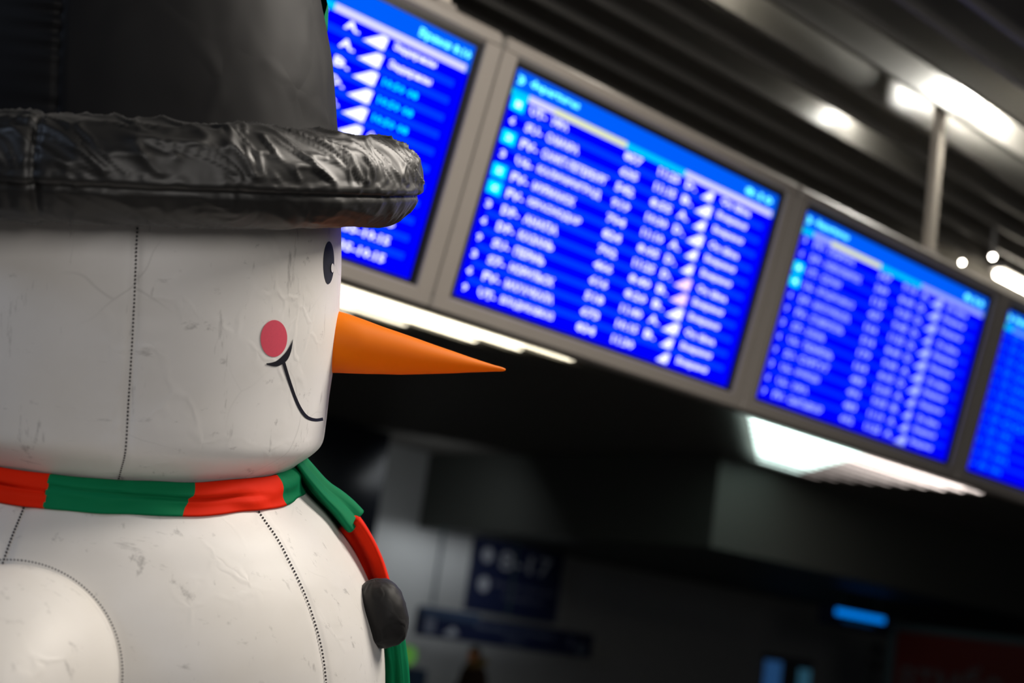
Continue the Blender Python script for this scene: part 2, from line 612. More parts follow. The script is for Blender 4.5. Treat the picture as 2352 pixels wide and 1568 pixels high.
DEND = {1: [.26, .22, .206, .26, .25, .25, .29, .30, .26, .26, .29, .28], 2: [.206, .256, .369, .36, .288, .323, .261, .262, .247, .293, .306, .321],
        3: [.278, .325, .241, .324, .323, .307, .235, .29, .29, .26, .225, .31],
        4: [.30, .32, .32, .33, .32, .33, .42, .42, .236, .232, .248, .223]}
ICON = {2: {0, 2, 4, 5}, 3: {2, 3}, 4: set(), 1: set()}
LABELS = {1: 'blue flight display partly hidden behind the black hat',
          2: 'blue flight display with four cyan check-in squares, beside the carrot nose',
          3: 'blue flight display with two cyan squares, under the hanging post at its top',
          4: 'blue flight display with faint blue text at the far end of the board'}


def display(idx):
    e = empty('flight_display', Matrix.Translation(BORG + D * ((idx - 2) * (MW + GAP))) @ BROT)
    tag(e, LABELS[idx], 'display', 'flight displays on the hanging board')
    # housing: a frame of four mitred bars with a back pan, one unit per monitor
    x0, x1, z0, z1 = -GAP / 2 + 0.003, MW + GAP / 2 - 0.003, -0.058, 0.908
    parts = [box_data(x0, x1, -0.02, 0.20, MH, z1, 0.015), box_data(x0, x1, -0.02, 0.20, z0, 0, 0.008),
             box_data(x0, 0, -0.0195, 0.20, -0.01, MH + 0.01, 0.004), box_data(MW, x1, -0.0195, 0.20, -0.01, MH + 0.01, 0.004),
             box_data(x0, x1, 0.19, 0.21, z0, z1)]
    v, f = join_data(parts)
    mesh_obj('housing', v, f, M_FRAME, e)
    if idx < 4:
        box('joint_strip', x1 - 0.006, x1 + 0.012, -0.012, 0.05, z0 + 0.01, z1 - 0.012, plain('joint strip grey', (0.17, 0.16, 0.145), 0.5), e)  # recessed strip in a darker grey between neighbouring units
    bz = 0.022
    v, f = join_data([box_data(0, MW, -0.004, 0.02, MH - bz, MH), box_data(0, MW, -0.004, 0.02, 0, bz * .6),
                      box_data(0, bz, -0.004, 0.02, bz * .6, MH - bz), box_data(MW - bz, MW, -0.004, 0.02, bz * .6, MH - bz)])
    mesh_obj('bezel', v, f, M_BEZEL, e)
    sc = box('screen', bz, MW - bz, 0.006, 0.02, bz * .6, MH - bz, C_BLUE, e)
    ub = bz / MW
    plate('header_bar', ub, 1 - ub, bz / MH, 0.135, 0.0045, C_HEAD, sc)
    s0, s1 = 0.108, 0.136
    first = 0.016
    for (a, b_, mt) in ((first, .072, C_CYAN), (.072, .155, C_S[idx]), (.155, .40, C_CREAM if idx < 4 else C_S[idx]), (.40, .62, C_CYAN), (.62, .975, C_S[idx])):
        plate('header_strip', a, b_, s0, s1, 0.0030, mt, sc)
    for i in range(12):
        vc = 0.163 + 0.0707 * (i + .5)
        if vc < 0.96:
            plate('row_band', 0.045, 0.955, vc - 0.013, vc + 0.013, 0.0045, C_BAND if idx < 3 else C_BANDL, sc)
    T, TX = C_T[idx], C_TEAL
    title = []
    if idx >= 2:
        title += [('departures', .063, .222, .062, .040, TX), ('»', .025, .046, .066, .034, TX), ('8:10', .85, .965, .066, .036, TX)]
    else:
        title += [('Время 8:10', .833, .978, .071, .042, TX)]
    text_jobs.append(('header_text', sc, title, []))
    for i in range(12):
        v = 0.163 + 0.0707 * i
        fld, shp = [], []
        if i in ICON[idx]:
            plate('check_in_square', .026, .066, v - 0.026, v + 0.026, 0.0030, C_ICON, sc)
            fld.append((str(i + 1)[-1], .039, .053, v, .022, C_T[1]))
        else:
            fld.append((str((i * 3 + 2) % 9 + 1), .034, .050, v, .030, T))
        fld.append((RS.choice(['SU', 'S7', 'UT', 'FV', 'U6', 'DP']) + '-', .083, .135, v, .036, T))
        fld.append((DEST[idx][i], .152, DEND[idx][i], v, .036, T))
        fld.append(('%d' % RS.randint(111, 989), .402, .465, v, .036, T))
        fld.append(('%d:%02d' % (RS.randint(8, 12), RS.randint(1, 11) * 5), .528, .606, v, .036, T))
        c6 = .648 if idx >= 2 else .668
        if not (idx == 2 and i == 11):
            fld.append((RS.choice('ABD') + '.', c6 - .016, c6 + .024, v, .036, T))
        c7 = .722 if idx >= 2 else .738
        big = RS.random() < .6
        wd_, ht = (.034, .032) if (big or idx == 1) else (.024, .026)
        mt = C_PINK if (idx == 2 and i in (6, 7)) else T
        shp.append(([(c7 - wd_, v + .022 + ht * .2), (c7 + wd_ * .62, v + .016 + ht * .55), (c7 + wd_ * .75, v - ht * .55), (c7 + wd_ * .25, v - ht * .6)], mt))
        if idx >= 2:
            fld.append(('Вовремя' if i % 3 else 'On time', .772, .893, v, .036, T))
        else:
            if i < 2:
                fld.append(('Задержан', .781, .897, v, .036, T))
            elif i < 5:
                fld.append(('10:50 08', .779, .874, v, .030, C_ICON))
            elif i < 9:
                fld.append(('On time', .779, .860, v, .036, T))
            else:
                fld.append(('8:35-10:15', .760, .908, v, .036, T))
        text_jobs.append(('row_text', sc, fld, shp))
    return e


for i in (1, 2, 3, 4):
    display(i)


def build_texts():
    curves = []
    for name, par, fld, shp in text_jobs:
        for (s, u0, u1, v, hgt, mt) in fld:
            cu = bpy.data.curves.new('tmp', 'FONT')
            cu.body = s
            cu.resolution_u = 1
            cu.offset = 0.030
            ob = bpy.data.objects.new('tmp', cu)
            COL.objects.link(ob)
            curves.append(ob)
    bpy.context.view_layer.update()
    dg = bpy.context.evaluated_depsgraph_get()
    k = 0
    for name, par, fld, shp in text_jobs:
        for (s, u0, u1, v, hgt, mt) in fld:
            me = bpy.data.meshes.new_from_object(curves[k].evaluated_get(dg))
            k += 1
            if not len(me.vertices):
                bpy.data.meshes.remove(me)
                continue
            xs = [q.co.x for q in me.vertices]
            ys = [q.co.y for q in me.vertices]
            a, b_ = min(xs), max(xs)
            c, d_ = min(ys), max(ys)
            V = []
            for q in me.vertices:
                uu = u0 + (q.co.x - a) / max(b_ - a, 1e-5) * (u1 - u0)
                vv = v + hgt / 2 - (q.co.y - c) / max(d_ - c, 1e-5) * hgt
                V.append((uu * MW, 0.0016, (1 - vv) * MH))
            F = [list(p.vertices) for p in me.polygons]
            bpy.data.meshes.remove(me)
            mesh_obj(name, V, F, mt, par)
        for poly, mt in shp:
            mesh_obj('airline_mark', [(u * MW, 0.0016, (1 - v) * MH) for u, v in poly], [tuple(range(len(poly)))], mt, par)
    for ob in curves:
        cu = ob.data
        bpy.data.objects.remove(ob, do_unlink=True)
        bpy.data.curves.remove(cu)


# posts that carry the board
def post(s, label):
    base = BORG + D * s + HV * 0.912 + YV * 0.10
    e = empty('hanging_post', Matrix.Translation(base) @ HALL)
    tag(e, label, 'post')
    L = ZC + 0.75 - base.z
    box('shaft', -0.028, 0.028, -0.022, 0.022, 0.0, L, M_POST, e, 0.006)
    box('clamp', -0.045, 0.045, -0.035, 0.035, 0.0, 0.03, M_FRAME, e, 0.005)
    box('flange', -0.09, 0.09, -0.06, 0.06, L - 0.02, L, M_FRAME, e)


post(-0.285, 'cream steel post above the joint by the hat, holding the display board')
post(2.735, 'cream steel post rising to the bright lamps above the display with two cyan squares')

# ------------------------------------------------------------------ the inflatable snowman
KPX = 0.00075                                   # metres for one photo pixel at its distance
v0 = ray(205, 1100)
NECK = CAM + v0 * 2.45
vd = v0.normalized()
lean = Vector((0.045, 1.0)).normalized()
u_img = (up * lean.y + rt * lean.x)
u_p = (u_img - vd * u_img.dot(vd)).normalized()
ELEV = R(8.0)
ZL = (u_p * math.cos(ELEV) - vd * math.sin(ELEV)).normalized()
XL = (vd.cross(u_p)).normalized()
YL = ZL.cross(XL).normalized()
FR = Matrix((XL, YL, ZL)).transposed().to_4x4()
SNOW = Matrix.Translation(NECK) @ FR             # local: x face side, y away, z up
SNI = SNOW.inverted()
CAML = SNI @ CAM
BODYC, BODYR = Vector((0, 0, -490 * KPX)), 740 * KPX
NROT = Matrix.Translation((0, 0, 40 * KPX)) @ Matrix.Rotation(R(4.0), 4, 'Y') @ Matrix.Rotation(R(3.3), 4, 'X')
NECKM = SNOW @ NROT                              # the scarf sits more level than the head
BROTM = SNOW @ Matrix.Translation((0, 0, 25 * KPX)) @ Matrix.Rotation(R(4.0), 4, 'Y') @ Matrix.Rotation(R(3.3), 4, 'X')
BMI = BROTM.inverted()
BCAM = BMI @ CAM
bodyw = BROTM @ BODYC
LOWR = 0.72
root = empty('inflatable_snowman', Matrix.Translation((bodyw.x + 0.05, bodyw.y + 0.10, 0)))
tag(root, 'giant white inflatable snowman with black top hat, carrot nose and striped scarf', 'inflatable')
bpy.context.view_layer.update()


def snow_part(name, V, F, mat, smooth=True, parent=None, m4=None):
    ob = mesh_obj(name, V, F, mat, None, smooth)
    ob.matrix_world = m4 if m4 is not None else SNOW
    par = parent or root
    ob.parent = par
    ob.matrix_parent_inverse = par.matrix_world.inverted()
    bpy.context.view_layer.update()
    return ob


HEADP = smooth_profile([(330, -35), (395, 20), (440, 56), (480, 90), (512, 116), (527, 136), (532, 168), (537, 235), (545, 310), (550, 385), (550, 470), (546, 575), (540, 660), (530, 760)], 7)
HEADPM = [(r * KPX, z * KPX) for r, z in HEADP]
FRONT = -math.pi / 2                              # angle of the camera-facing meridian
HSEAMS = [FRONT + R(7.2) + k * math.pi / 2 for k in range(4)]


def angd(a, b_):
    return (a - b_ + math.pi) % (2 * math.pi) - math.pi


def head_disp(t, i, r, z):
    dr = 0.0018 * fbm(Vector((3 * math.cos(t), 3 * math.sin(t), z * 6)), 2)
    for s in HSEAMS:
        a = angd(t, s)
        if abs(a) < 0.35:
            dr -= 0.0045 * math.exp(-(a / 0.013) ** 2)
            env = math.exp(-abs(a) / 0.07) * (1 if a > 0 else .7)
            dr += 0.0016 * env * noise.noise(Vector((s * 7 + (1 if a > 0 else 5), z * 42, 0)))
    u = max(0.0, min(1.0, (z / KPX - 90) / 260))
    return dr, -0.06 * r * math.cos(t) * (1 - u * u * (3 - 2 * u))


V, F = revolve(HEADPM, 448, head_disp)
head = snow_part('head', V, F, M_WHITE)


def head_r(z):
    P = HEADPM
    if z <= P[0][1]:
        return P[0][0]
    for (r0, z0), (r1, z1) in zip(P, P[1:]):
        if z0 <= z <= z1:
            return r0 + (r1 - r0) * (z - z0) / max(z1 - z0, 1e-9)
    return P[-1][0]


def head_hit(px, py, off=0.0012):
    d_ = (SNI.to_3x3() @ ray(px, py)).normalized()
    best, bt = 1e9, None
    t = 1.7
    prev = None
    while t < 3.2:
        p = CAML + d_ * t
        g = math.hypot(p.x, p.y) - head_r(p.z)
        if g < best:
            best, bt = g, t
        if g <= 0:
            a, b_ = t - 0.01, t
            for _ in range(24):
                m_ = (a + b_) / 2
                p = CAML + d_ * m_
                if math.hypot(p.x, p.y) - head_r(p.z) > 0:
                    a = m_
                else:
                    b_ = m_
            bt = b_
            break
        t += 0.01
    p = CAML + d_ * bt
    r = head_r(p.z) + off
    k = r / math.hypot(p.x, p.y)
    return Vector((p.x * k, p.y * k, p.z))


FACE = -R(9.0)                                    # direction of the nose in the snowman's frame


def mirror(V):
    c, s_ = math.cos(2 * FACE), math.sin(2 * FACE)
    return [(x * c + y * s_, x * s_ - y * c, z) for x, y, z in V]


def both(name, V, F, mat, parent):
    snow_part(name, V, F, mat, True, parent)
    snow_part(name, mirror(V), [tuple(reversed(f)) for f in F], mat, True, parent)


def blob(c, hx, hy, rot, rings=5, n=40, off=0.0012):
    V = [head_hit(*c, off)]
    F = []
    for k in range(1, rings + 1):
        for j in range(n):
            a = 2 * math.pi * j / n
            x, y = hx * k / rings * math.cos(a), hy * k / rings * math.sin(a)
            V.append(head_hit(c[0] + x * math.cos(rot) - y * math.sin(rot), c[1] + x * math.sin(rot) + y * math.cos(rot), off))
    for j in range(n):
        F.append((0, 1 + (j + 1) % n, 1 + j))
    for k in range(1, rings):
        for j in range(n):
            a, b_ = 1 + (k - 1) * n, 1 + k * n
            F.append((a + j, a + (j + 1) % n, b_ + (j + 1) % n, b_ + j))
    return V, F


V, F = blob((753.5, 603), 12.5, 49, R(1))
both('eye', V, F, M_PRINTE, head)
V, F = blob((760.5, 615), 3.2, 10.5, R(1), off=0.0026)
both('eye_glint', V, F, M_PRINTW, head)
V, F = blob((628, 777), 30.5, 42.5, R(2))
both('cheek', V, F, M_PRINTP, head)


def strip(top, bot, off=0.0016):
    V, F = [], []
    for a, b_ in zip(top, bot):
        for s in (0, .5, 1):
            V.append(head_hit(a[0] + (b_[0] - a[0]) * s, a[1] + (b_[1] - a[1]) * s, off))
    for i in range(len(top) - 1):
        for s in range(2):
            q = i * 3 + s
            F.append((q, q + 1, q + 4, q + 3))
    return V, F


def sp2(pts, n):
    return [(p.x, p.y) for p in spline3([Vector((a, b_, 0)) for a, b_ in pts], n)]


V1, F1 = strip(sp2([(610, 834), (632, 829), (652, 812), (664, 795), (671, 778)], 17), sp2([(611, 837), (634, 841), (656, 829), (667, 806), (671, 779)], 17))
both('smile_corner', V1, F1, M_PRINTK, head)
ml = sp2([(650, 832), (662, 872), (675, 910), (688, 938), (703, 957), (722, 964), (740, 962)], 26)
tp, bt_ = [], []
for i, p in enumerate(ml):
    a, b_ = ml[max(0, i - 1)], ml[min(len(ml) - 1, i + 1)]
    t = Vector((b_[0] - a[0], b_[1] - a[1])).normalized()
    tp.append((p[0] + t.y * 3.6, p[1] - t.x * 3.6))
    bt_.append((p[0] - t.y * 3.6, p[1] + t.x * 3.6))
V2, F2 = strip(tp, bt_)
both('smile_line', V2, F2, M_PRINTK, head)


# stitches: tiny thread dashes along a seam path, one mesh per seam
def stitch_path(name, pts, nrms, parent, pitch=7.6, ln=4.6, wd_=3.2, m4=None):
    V, F = [], []
    acc = 0.0
    for i in range(len(pts) - 1):
        a, b_ = pts[i], pts[i + 1]
        seg = (b_ - a).length
        while acc < seg:
            p = a + (b_ - a) * (acc / seg)
            t = (b_ - a).normalized()
            n = nrms[i]
            s = n.cross(t).normalized()
            o = len(V)
            L, W_, H_ = ln * KPX / 2, wd_ * KPX / 2, 0.0009
            for dz in (-0.001, H_):
                for (x, y) in ((-1, 0), (-.6, -1), (.6, -1), (1, 0), (.6, 1), (-.6, 1)):
                    V.append(p + t * (x * L) + s * (y * W_) + n * dz)
            F.append(tuple(o + k for k in range(6, 12)))
            for k in range(6):
                F.append((o + k, o + (k + 1) % 6, o + 6 + (k + 1) % 6, o + 6 + k))
            acc += pitch * KPX
        acc -= seg
    ob = snow_part(name, V, F, M_STITCH, False, parent, m4)
    tag(ob, kind='stuff')
    return ob


for s in HSEAMS:
    pts, nr = [], []
    for r, z in HEADPM[8:]:
        rr = r - 0.0022
        pts.append(Vector((rr * math.cos(s), rr * math.sin(s), z + head_disp(s, 0, r, z)[1])))
        nr.append(Vector((math.cos(s), math.sin(s), 0)))
    stitch_path('seam_stitching', pts, nr, head)

# body ball
BSEAMS = [FRONT + R(46) + k * math.pi / 3 for k in range(6)]
bp_ = [(370, 70), (430, 45), (470, 20), (505, -8), (545, -40), (578, -74), (640, -148), (692, -237), (722, -330), (738, -430), (740, -490)]
bp_ += [(740 * math.cos(R(a)), -490 - 740 * math.sin(R(a))) for a in range(10, 90, 10)] + [(20, -1230)]
prof = [(r * KPX, z * KPX) for r, z in smooth_profile(bp_, 9)]


def body_disp(t, i, r, z):
    dr = 0.002 * fbm(Vector((3 * math.cos(t), 3 * math.sin(t), z * 5)), 2)
    for s in BSEAMS:
        a = angd(t, s) * max(r, 0.05) / 0.5
        if abs(a) < 0.35:
            dr -= 0.0045 * math.exp(-(a / 0.013) ** 2)
            dr += 0.0016 * math.exp(-abs(a) / 0.06) * noise.noise(Vector((s * 7 + (1 if a > 0 else 5), z * 34, 3)))
    return (dr if r > 0.1 else 0), 0


V, F = revolve(prof, 420, body_disp)
body = snow_part('body', V, F, M_WHITE, True, None, BROTM)
for s in BSEAMS:
    pts, nr = [], []
    for q in range(6, len(prof) - 30):
        r, z = prof[q]
        t = Vector((prof[q + 1][0] - prof[q - 1][0], prof[q + 1][1] - prof[q - 1][1])).normalized()
        n = Vector((-t.y * math.cos(s), -t.y * math.sin(s), t.x))
        pts.append(Vector((r * math.cos(s), r * math.sin(s), z)) - n * 0.0006)
        nr.append(n)
    stitch_path('seam_stitching', pts, nr, body, m4=BROTM)

# big lower ball standing on the floor
prof = [(LOWR * math.sin(math.pi * (i + .2) / 64.4), -0.98 * LOWR * math.cos(math.pi * (i + .2) / 64.4)) for i in range(65)]
V, F = revolve(prof, 128)
V = [(x, y, max(z + LOWR * 0.955, 0.0)) for x, y, z in V]
snow_part('lower_body', V, F, M_WHITE, m4=Matrix.Translation(root.matrix_world.translation))


# arm stub sewn to the camera-facing side
def sphere_hit(px, py):
    d_ = (BMI.to_3x3() @ ray(px, py)).normalized()
    oc = BCAM - BODYC
    b_ = oc.dot(d_)
    c = oc.length_squared - BODYR ** 2
    q = max(b_ * b_ - c, 0)
    return BCAM + d_ * (-b_ - math.sqrt(q))


ARMC = sphere_hit(-8, 1562)
an = (ARMC - BODYC).normalized()
side = Vector((-0.35, -0.35, -0.55)).normalized()
ax2 = an.cross(Vector((0, 0, 1))).normalized()
ax1 = ax2.cross(an).normalized()
armR = 212 * KPX
cen = [ARMC - an * 0.07, ARMC - an * 0.03, ARMC + an * 0.02 + side * 0.01, ARMC + an * 0.06 + side * 0.04, ARMC + an * 0.09 + side * 0.10,
       ARMC + an * 0.10 + side * 0.20, ARMC + an * 0.10 + side * 0.32, ARMC + an * 0.09 + side * 0.41, ARMC + an * 0.085 + side * 0.46, ARMC + an * 0.08 + side * 0.48]
rad = [1.0, 1.0, 0.985, 0.93, 0.86, 0.75, 0.64, 0.48, 0.28, 0.04]
cs, rs = spline3(cen, 46), [p.x for p in spline3([Vector((q, 0, 0)) for q in rad], 46)]
V, F = [], []
NA = 96
for i, c in enumerate(cs):
    t = (cs[min(i + 1, 45)] - cs[max(i - 1, 0)]).normalized()
    bl = min(1, max(0, (i - 8) / 16))
    t = (an * (1 - bl) + t * bl).normalized()
    a2 = t.cross(Vector((0, 0, 1))).normalized()
    a1 = a2.cross(t).normalized()
    for j in range(NA):
        a = 2 * math.pi * j / NA
        V.append(c + (a1 * math.cos(a) + a2 * math.sin(a)) * rs[i] * armR)
for i in range(45):
    for j in range(NA):
        k = (j + 1) % NA
        F.append((i * NA + j, i * NA + k, (i + 1) * NA + k, (i + 1) * NA + j))
F.append(tuple(45 * NA + j for j in range(NA)))
arm = snow_part('arm', V, F, M_WHITE, True, None, BROTM)
pts, nr = [], []
for j in range(181):
    a = 2 * math.pi * j / 180
    q = ARMC + (ax1 * math.cos(a) + ax2 * math.sin(a)) * armR * 1.075
    n = (q - BODYC).normalized()
    pts.append(BODYC + n * (BODYR + 0.0035))
    nr.append(n)
stitch_path('seam_stitching', pts, nr, arm, 6.4, 3.8, 2.4, BROTM)

# carrot nose: lofted rings from the photo's silhouette
def loc(px, py, y=0.0):
    """point of the plane y = const of the snowman's frame seen at a photo pixel"""
    d_ = SNI.to_3x3() @ ray(px, py)
    t = (y - CAML.y) / d_.y
    return CAML + d_ * t


sil = [(745, 718, 852), (752, 713, 855), (762, 713, 856), (776, 714, 856), (800, 720, 857), (840, 735, 858), (880, 750, 859), (920, 764, 860), (960, 778, 859), (1000, 792, 858),
       (1040, 806, 857), (1080, 820, 855), (1110, 830, 854), (1135, 838, 853), (1150, 842, 853), (1158, 845, 852), (1161, 847, 850)]
V, F = [], []
NN = 48
for i, (x, a, b_) in enumerate(sil):
    p, q = loc(x, a, -0.085), loc(x, b_, -0.085)
    c, r = (p + q) / 2, (p - q).length / 2
    ax = (p - q).normalized()
    rr = r * (0.93 if i == 0 else 1)
    for j in range(NN):
        t = 2 * math.pi * j / NN
        k = 1 + 0.018 * noise.noise(Vector((i * 0.6, 2 * math.cos(t), 2 * math.sin(t)))) * (1 if 2 < i < 14 else 0)
        V.append(c + (ax * math.cos(t) + Vector((0, 1, 0)) * math.sin(t)) * rr * k)
for i in range(len(sil) - 1):
    for j in range(NN):
        k = (j + 1) % NN
        F.append((i * NN + j, (i + 1) * NN + j, (i + 1) * NN + k, i * NN + k))
F.append(tuple(range(NN)))
F.append(tuple((len(sil) - 1) * NN + j for j in range(NN - 1, -1, -1)))
snow_part('nose', V, F, M_ORANGE)

# coal button
bc = loc(879, 1407, -0.165)
bx = (bc - SNI @ bodyw)
bx.y = 0
bx.normalize()
bz_ = Vector((0, 1, 0)).cross(bx)
bz_ = -bz_ if bz_.z < 0 else bz_
V, F = [], []
NB = 64
for i in range(33):
    ph = math.pi * i / 32
    for j in range(NB):
        th = 2 * math.pi * j / NB
        n = Vector((math.sin(ph) * math.cos(th), math.sin(ph) * math.sin(th), math.cos(ph)))
        s = Vector((abs(n.x) ** 0.8 * (1 if n.x > 0 else -1), n.y, abs(n.z) ** 0.85 * (1 if n.z > 0 else -1)))
        k = 1 + 0.035 * fbm(Vector((n.x * 2.2, n.y * 2.2, n.z * 3.2 + 4)), 3) - 0.03 * abs(noise.noise(Vector((th * 2.1, ph * 1.3, 2))))
        V.append(bc + (bx * (s.x * 56) + Vector((0, 1, 0)) * (s.y * 72) + bz_ * (s.z * 80)) * KPX * k)
for i in range(32):
    for j in range(NB):
        k = (j + 1) % NB
        F.append((i * NB + j, (i + 1) * NB + j, (i + 1) * NB + k, i * NB + k))
snow_part('coal_button', V, F, M_COAL)

# scarf round the neck, one cloth panel for each colour
SC = Vector((0, 0, 0))
scarf = empty('scarf', SNOW.copy())
scarf.parent = root
scarf.matrix_parent_inverse = root.matrix_world.inverted()
bpy.context.view_layer.update()


def psi_of(px):                                   # angle round the neck of a photo column on the camera side
    x = max(-0.995, min(0.995, (px - 203) / 484))
    return FRONT + math.asin(x)


def scarf_ring(a0, a1, lift=0.0, skew0=0.0, skew1=0.0):
    n = max(12, int(abs(a1 - a0) / R(1.2)))
    rows = 14
    V, F = [], []
    for i in range(n + 1):
        for j in range(rows + 1):
            s = j / rows
            u = i / n
            t = a0 + skew0 * s + (a1 + skew1 * s - a0 - skew0 * s) * u
            r = 462 + 34 * s + 8 * math.sin(math.pi * s) + 5 * math.sin(2 * math.pi * s)
            r += 9 * noise.noise(Vector((t * 6, s * 2.2, 0))) + 4 * math.sin(s * 9 + t * 3) * noise.noise(Vector((t * 2, 7, s)))
            fold = math.exp(-((s - 0.42 + 0.12 * math.sin(t * 2.3)) / 0.07) ** 2)
            r -= 14 * fold * max(0, math.sin((t - FRONT) * 2.2 + 1.1))
            z = 54 - 62 * s + 3 * noise.noise(Vector((t * 4, 3, 0)))
            r += lift
            V.append(Vector((r * math.cos(t), r * math.sin(t), z)) * KPX)
    m = len(V)
    for v in list(V):                             # inner face gives the cloth its thickness
        rr = math.hypot(v.x, v.y)
        k = (rr - 0.004) / rr
        V.append(Vector((v.x * k, v.y * k, v.z)))
    R1 = rows + 1
    for i in range(n):
        for j in range(rows):
            a = i * R1 + j
            F.append((a, a + 1, a + R1 + 1, a + R1))
            F.append((m + a, m + a + R1, m + a + R1 + 1, m + a + 1))
        a = i * R1
        F.append((a, a + R1, m + a + R1, m + a))
        a = i * R1 + rows
        F.append((a, m + a, m + a + R1, a + R1))
    return V, F


cuts = [(psi_of(122), 0), (psi_of(420), R(-4.5)), (psi_of(612), 0), (FRONT + R(97), 0), (FRONT + R(138), 0), (FRONT + R(184), 0), (FRONT + R(230), 0), (FRONT + R(280), 0),
        (psi_of(122) + 2 * math.pi, 0)]
colr = [M_GREEN, M_RED, M_GREEN, M_RED, M_GREEN, M_RED, M_GREEN, M_RED]
for (a, b_), mt, k in zip(zip(cuts, cuts[1:]), colr, range(9)):
    V, F = scarf_ring(a[0], b_[0] + 0.006, 0.4 * (k % 2), a[1], b_[1])
    snow_part('green_panel' if mt is M_GREEN else 'red_panel', V, F, mt, True, scarf, NECKM)

# hanging tail of the scarf over the chest
tpx = [(672, 1048), (700, 1086), (738, 1130), (778, 1168), (815, 1212), (846, 1268), (866, 1322), (884, 1390), (899, 1470), (907, 1540), (908, 1620), (900, 1720), (884, 1800)]
path = spline3([loc(x, y, -0.055) for x, y in tpx], 150)


def tail(i0, i1, w0, w1, seed):
    V, F = [], []
    nn = 40
    ids = list(range(i0, i1 + 1))
    for q, i in enumerate(ids):
        t = (path[min(i + 1, 149)] - path[max(i - 1, 0)]).normalized()
        nx = Vector((0, 1, 0)).cross(t).normalized()
        if nx.x < 0:
            nx = -nx
        f = q / max(1, len(ids) - 1)
        hw = w0 + (w1 - w0) * f
        for j in range(nn):
            a = 2 * math.pi * j / nn
            ca, sa = math.cos(a), math.sin(a)
            fold = 1 + 0.30 * math.sin(3 * a + seed + i * 0.02) + 0.10 * math.sin(7 * a + i * 0.05) + 0.14 * noise.noise(Vector((ca * 2, sa * 2 + seed, i * 0.06)))
            V.append(path[i] + (nx * (ca * hw * fold) + Vector((0, 1, 0)) * (sa * 62 * fold)) * KPX)
    L = len(ids)
    for i in range(L - 1):
        for j in range(nn):
            k = (j + 1) % nn
            F.append((i * nn + j, i * nn + k, (i + 1) * nn + k, (i + 1) * nn + j))
    F.append(tuple(range(nn - 1, -1, -1)))
    F.append(tuple((L - 1) * nn + j for j in range(nn)))
    return V, F


for i0, i1, w0, w1, mt in ((0, 46, 18, 30, M_GREEN), (44, 84, 27, 25, M_RED), (82, 149, 24, 21, M_GREEN)):
    V, F = tail(i0, i1, w0, w1, i0 * 0.1)
    snow_part('green_tail' if mt is M_GREEN else 'red_tail', V, F, mt, True, scarf)

# top hat, tipped a little towards the camera
HTILT = R(4.5)
HM = SNOW @ Matrix.Translation((0, 0, 668 * KPX)) @ Matrix.Rotation(R(-1.6), 4, 'Y') @ Matrix.Rotation(HTILT, 4, 'X')
CSEAM = FRONT - R(9.5)
crown_p = smooth_profile([(500, -60), (532, -20), (537, 40), (532, 110), (527, 160), (517, 260), (500, 360), (480, 460), (467, 540), (455, 590), (430, 628), (380, 648), (250, 658), (20, 662)], 7)


def crown_disp(t, i, r, z):
    dr = 0.003 * fbm(Vector((2.5 * math.cos(t), 2.5 * math.sin(t), z * 5)), 3)
    for s in (CSEAM, CSEAM + math.pi * 2 / 3, CSEAM + math.pi * 4 / 3):
        a = angd(t, s)
        if abs(a) < 0.5:
            dr -= 0.005 * math.exp(-(a / 0.012) ** 2)
            if a < 0:
                dr += 0.0060 * math.exp(a / 0.08) * (0.6 + noise.noise(Vector((z * 9, 4, 0)))) * math.sin(z * 2 * math.pi / 0.026 + 3.0 * noise.noise(Vector((z * 12, s, 0))) + a * 6)
    return dr * (1 if r > 0.15 else 0), 0


V, F = revolve([(r * KPX, z * KPX) for r, z in crown_p], 448, crown_disp)
hat = snow_part('hat_crown', V, F, M_CROWN, True, None, HM)

NT, NPH = 900, 110
V, F = [], []
BSE = [FRONT - R(9.5), FRONT + R(73)]
for i in range(NT):
    th = 2 * math.pi * i / NT
    for j in range(NPH):
        ph = 2 * math.pi * j / NPH                # 0 outward, pi/2 up
        cph, sph = math.cos(ph), math.sin(ph)
        dr = 0.0
        skew = th * 6.5 + 0.75 * ph
        n1 = noise.noise(Vector((skew * 1.0, ph * 0.9, 1.7)))
        n2 = noise.noise(Vector((skew * 2.1 + 3 * n1, ph * 1.8, 6.1)))
        n3 = noise.noise(Vector((th * 30 - ph * 2.5, ph * 3.0, 9.3)))
        ridge = (1 - abs(2.2 * n1)) if abs(n1) < .45 else 0.0
        ridge2 = (1 - abs(2.4 * n2)) if abs(n2) < .41 else 0.0
        upw = 0.35 + 0.65 * max(0.0, min(1.0, (sph + 0.25) * 2))
        dr += (9.0 * ridge ** 3 + 6.0 * ridge2 ** 3 + 0.3 * n3 + 6 * n1 + 1.5 * n2) * upw
        # lower half: fine vertical pleats below the seam
        dr += 1.6 * (1 - upw) * noise.noise(Vector((th * 46, ph * 0.8, 3.3)))
        # equator seam with the upper cloth bulging over the lower
        es = -0.30
        de = angd(ph, es)
        dr -= 9.0 * math.exp(-(de / 0.055) ** 2)
        dr += 3.5 * math.exp(-((de - 0.12) / 0.10) ** 2)
        for s in BSE:
            a = angd(th, s)
            if abs(a) < 0.2:
                dr -= 9 * math.exp(-(a / 0.010) ** 2) * (0.3 + 0.7 * max(0, math.cos(ph - 0.4)))
                dr += 3 * math.exp(-((a + 0.03) / 0.022) ** 2)
        rr = 94 + dr
        r = 630 + rr * cph * 1.0
        z = 44 + rr * sph * 1.03
        V.append((r * KPX * math.cos(th), r * KPX * math.sin(th), z * KPX))
for i in range(NT):
    for j in range(NPH):
        k, l = (i + 1) % NT, (j + 1) % NPH
        F.append((i * NPH + j, k * NPH + j, k * NPH + l, i * NPH + l))
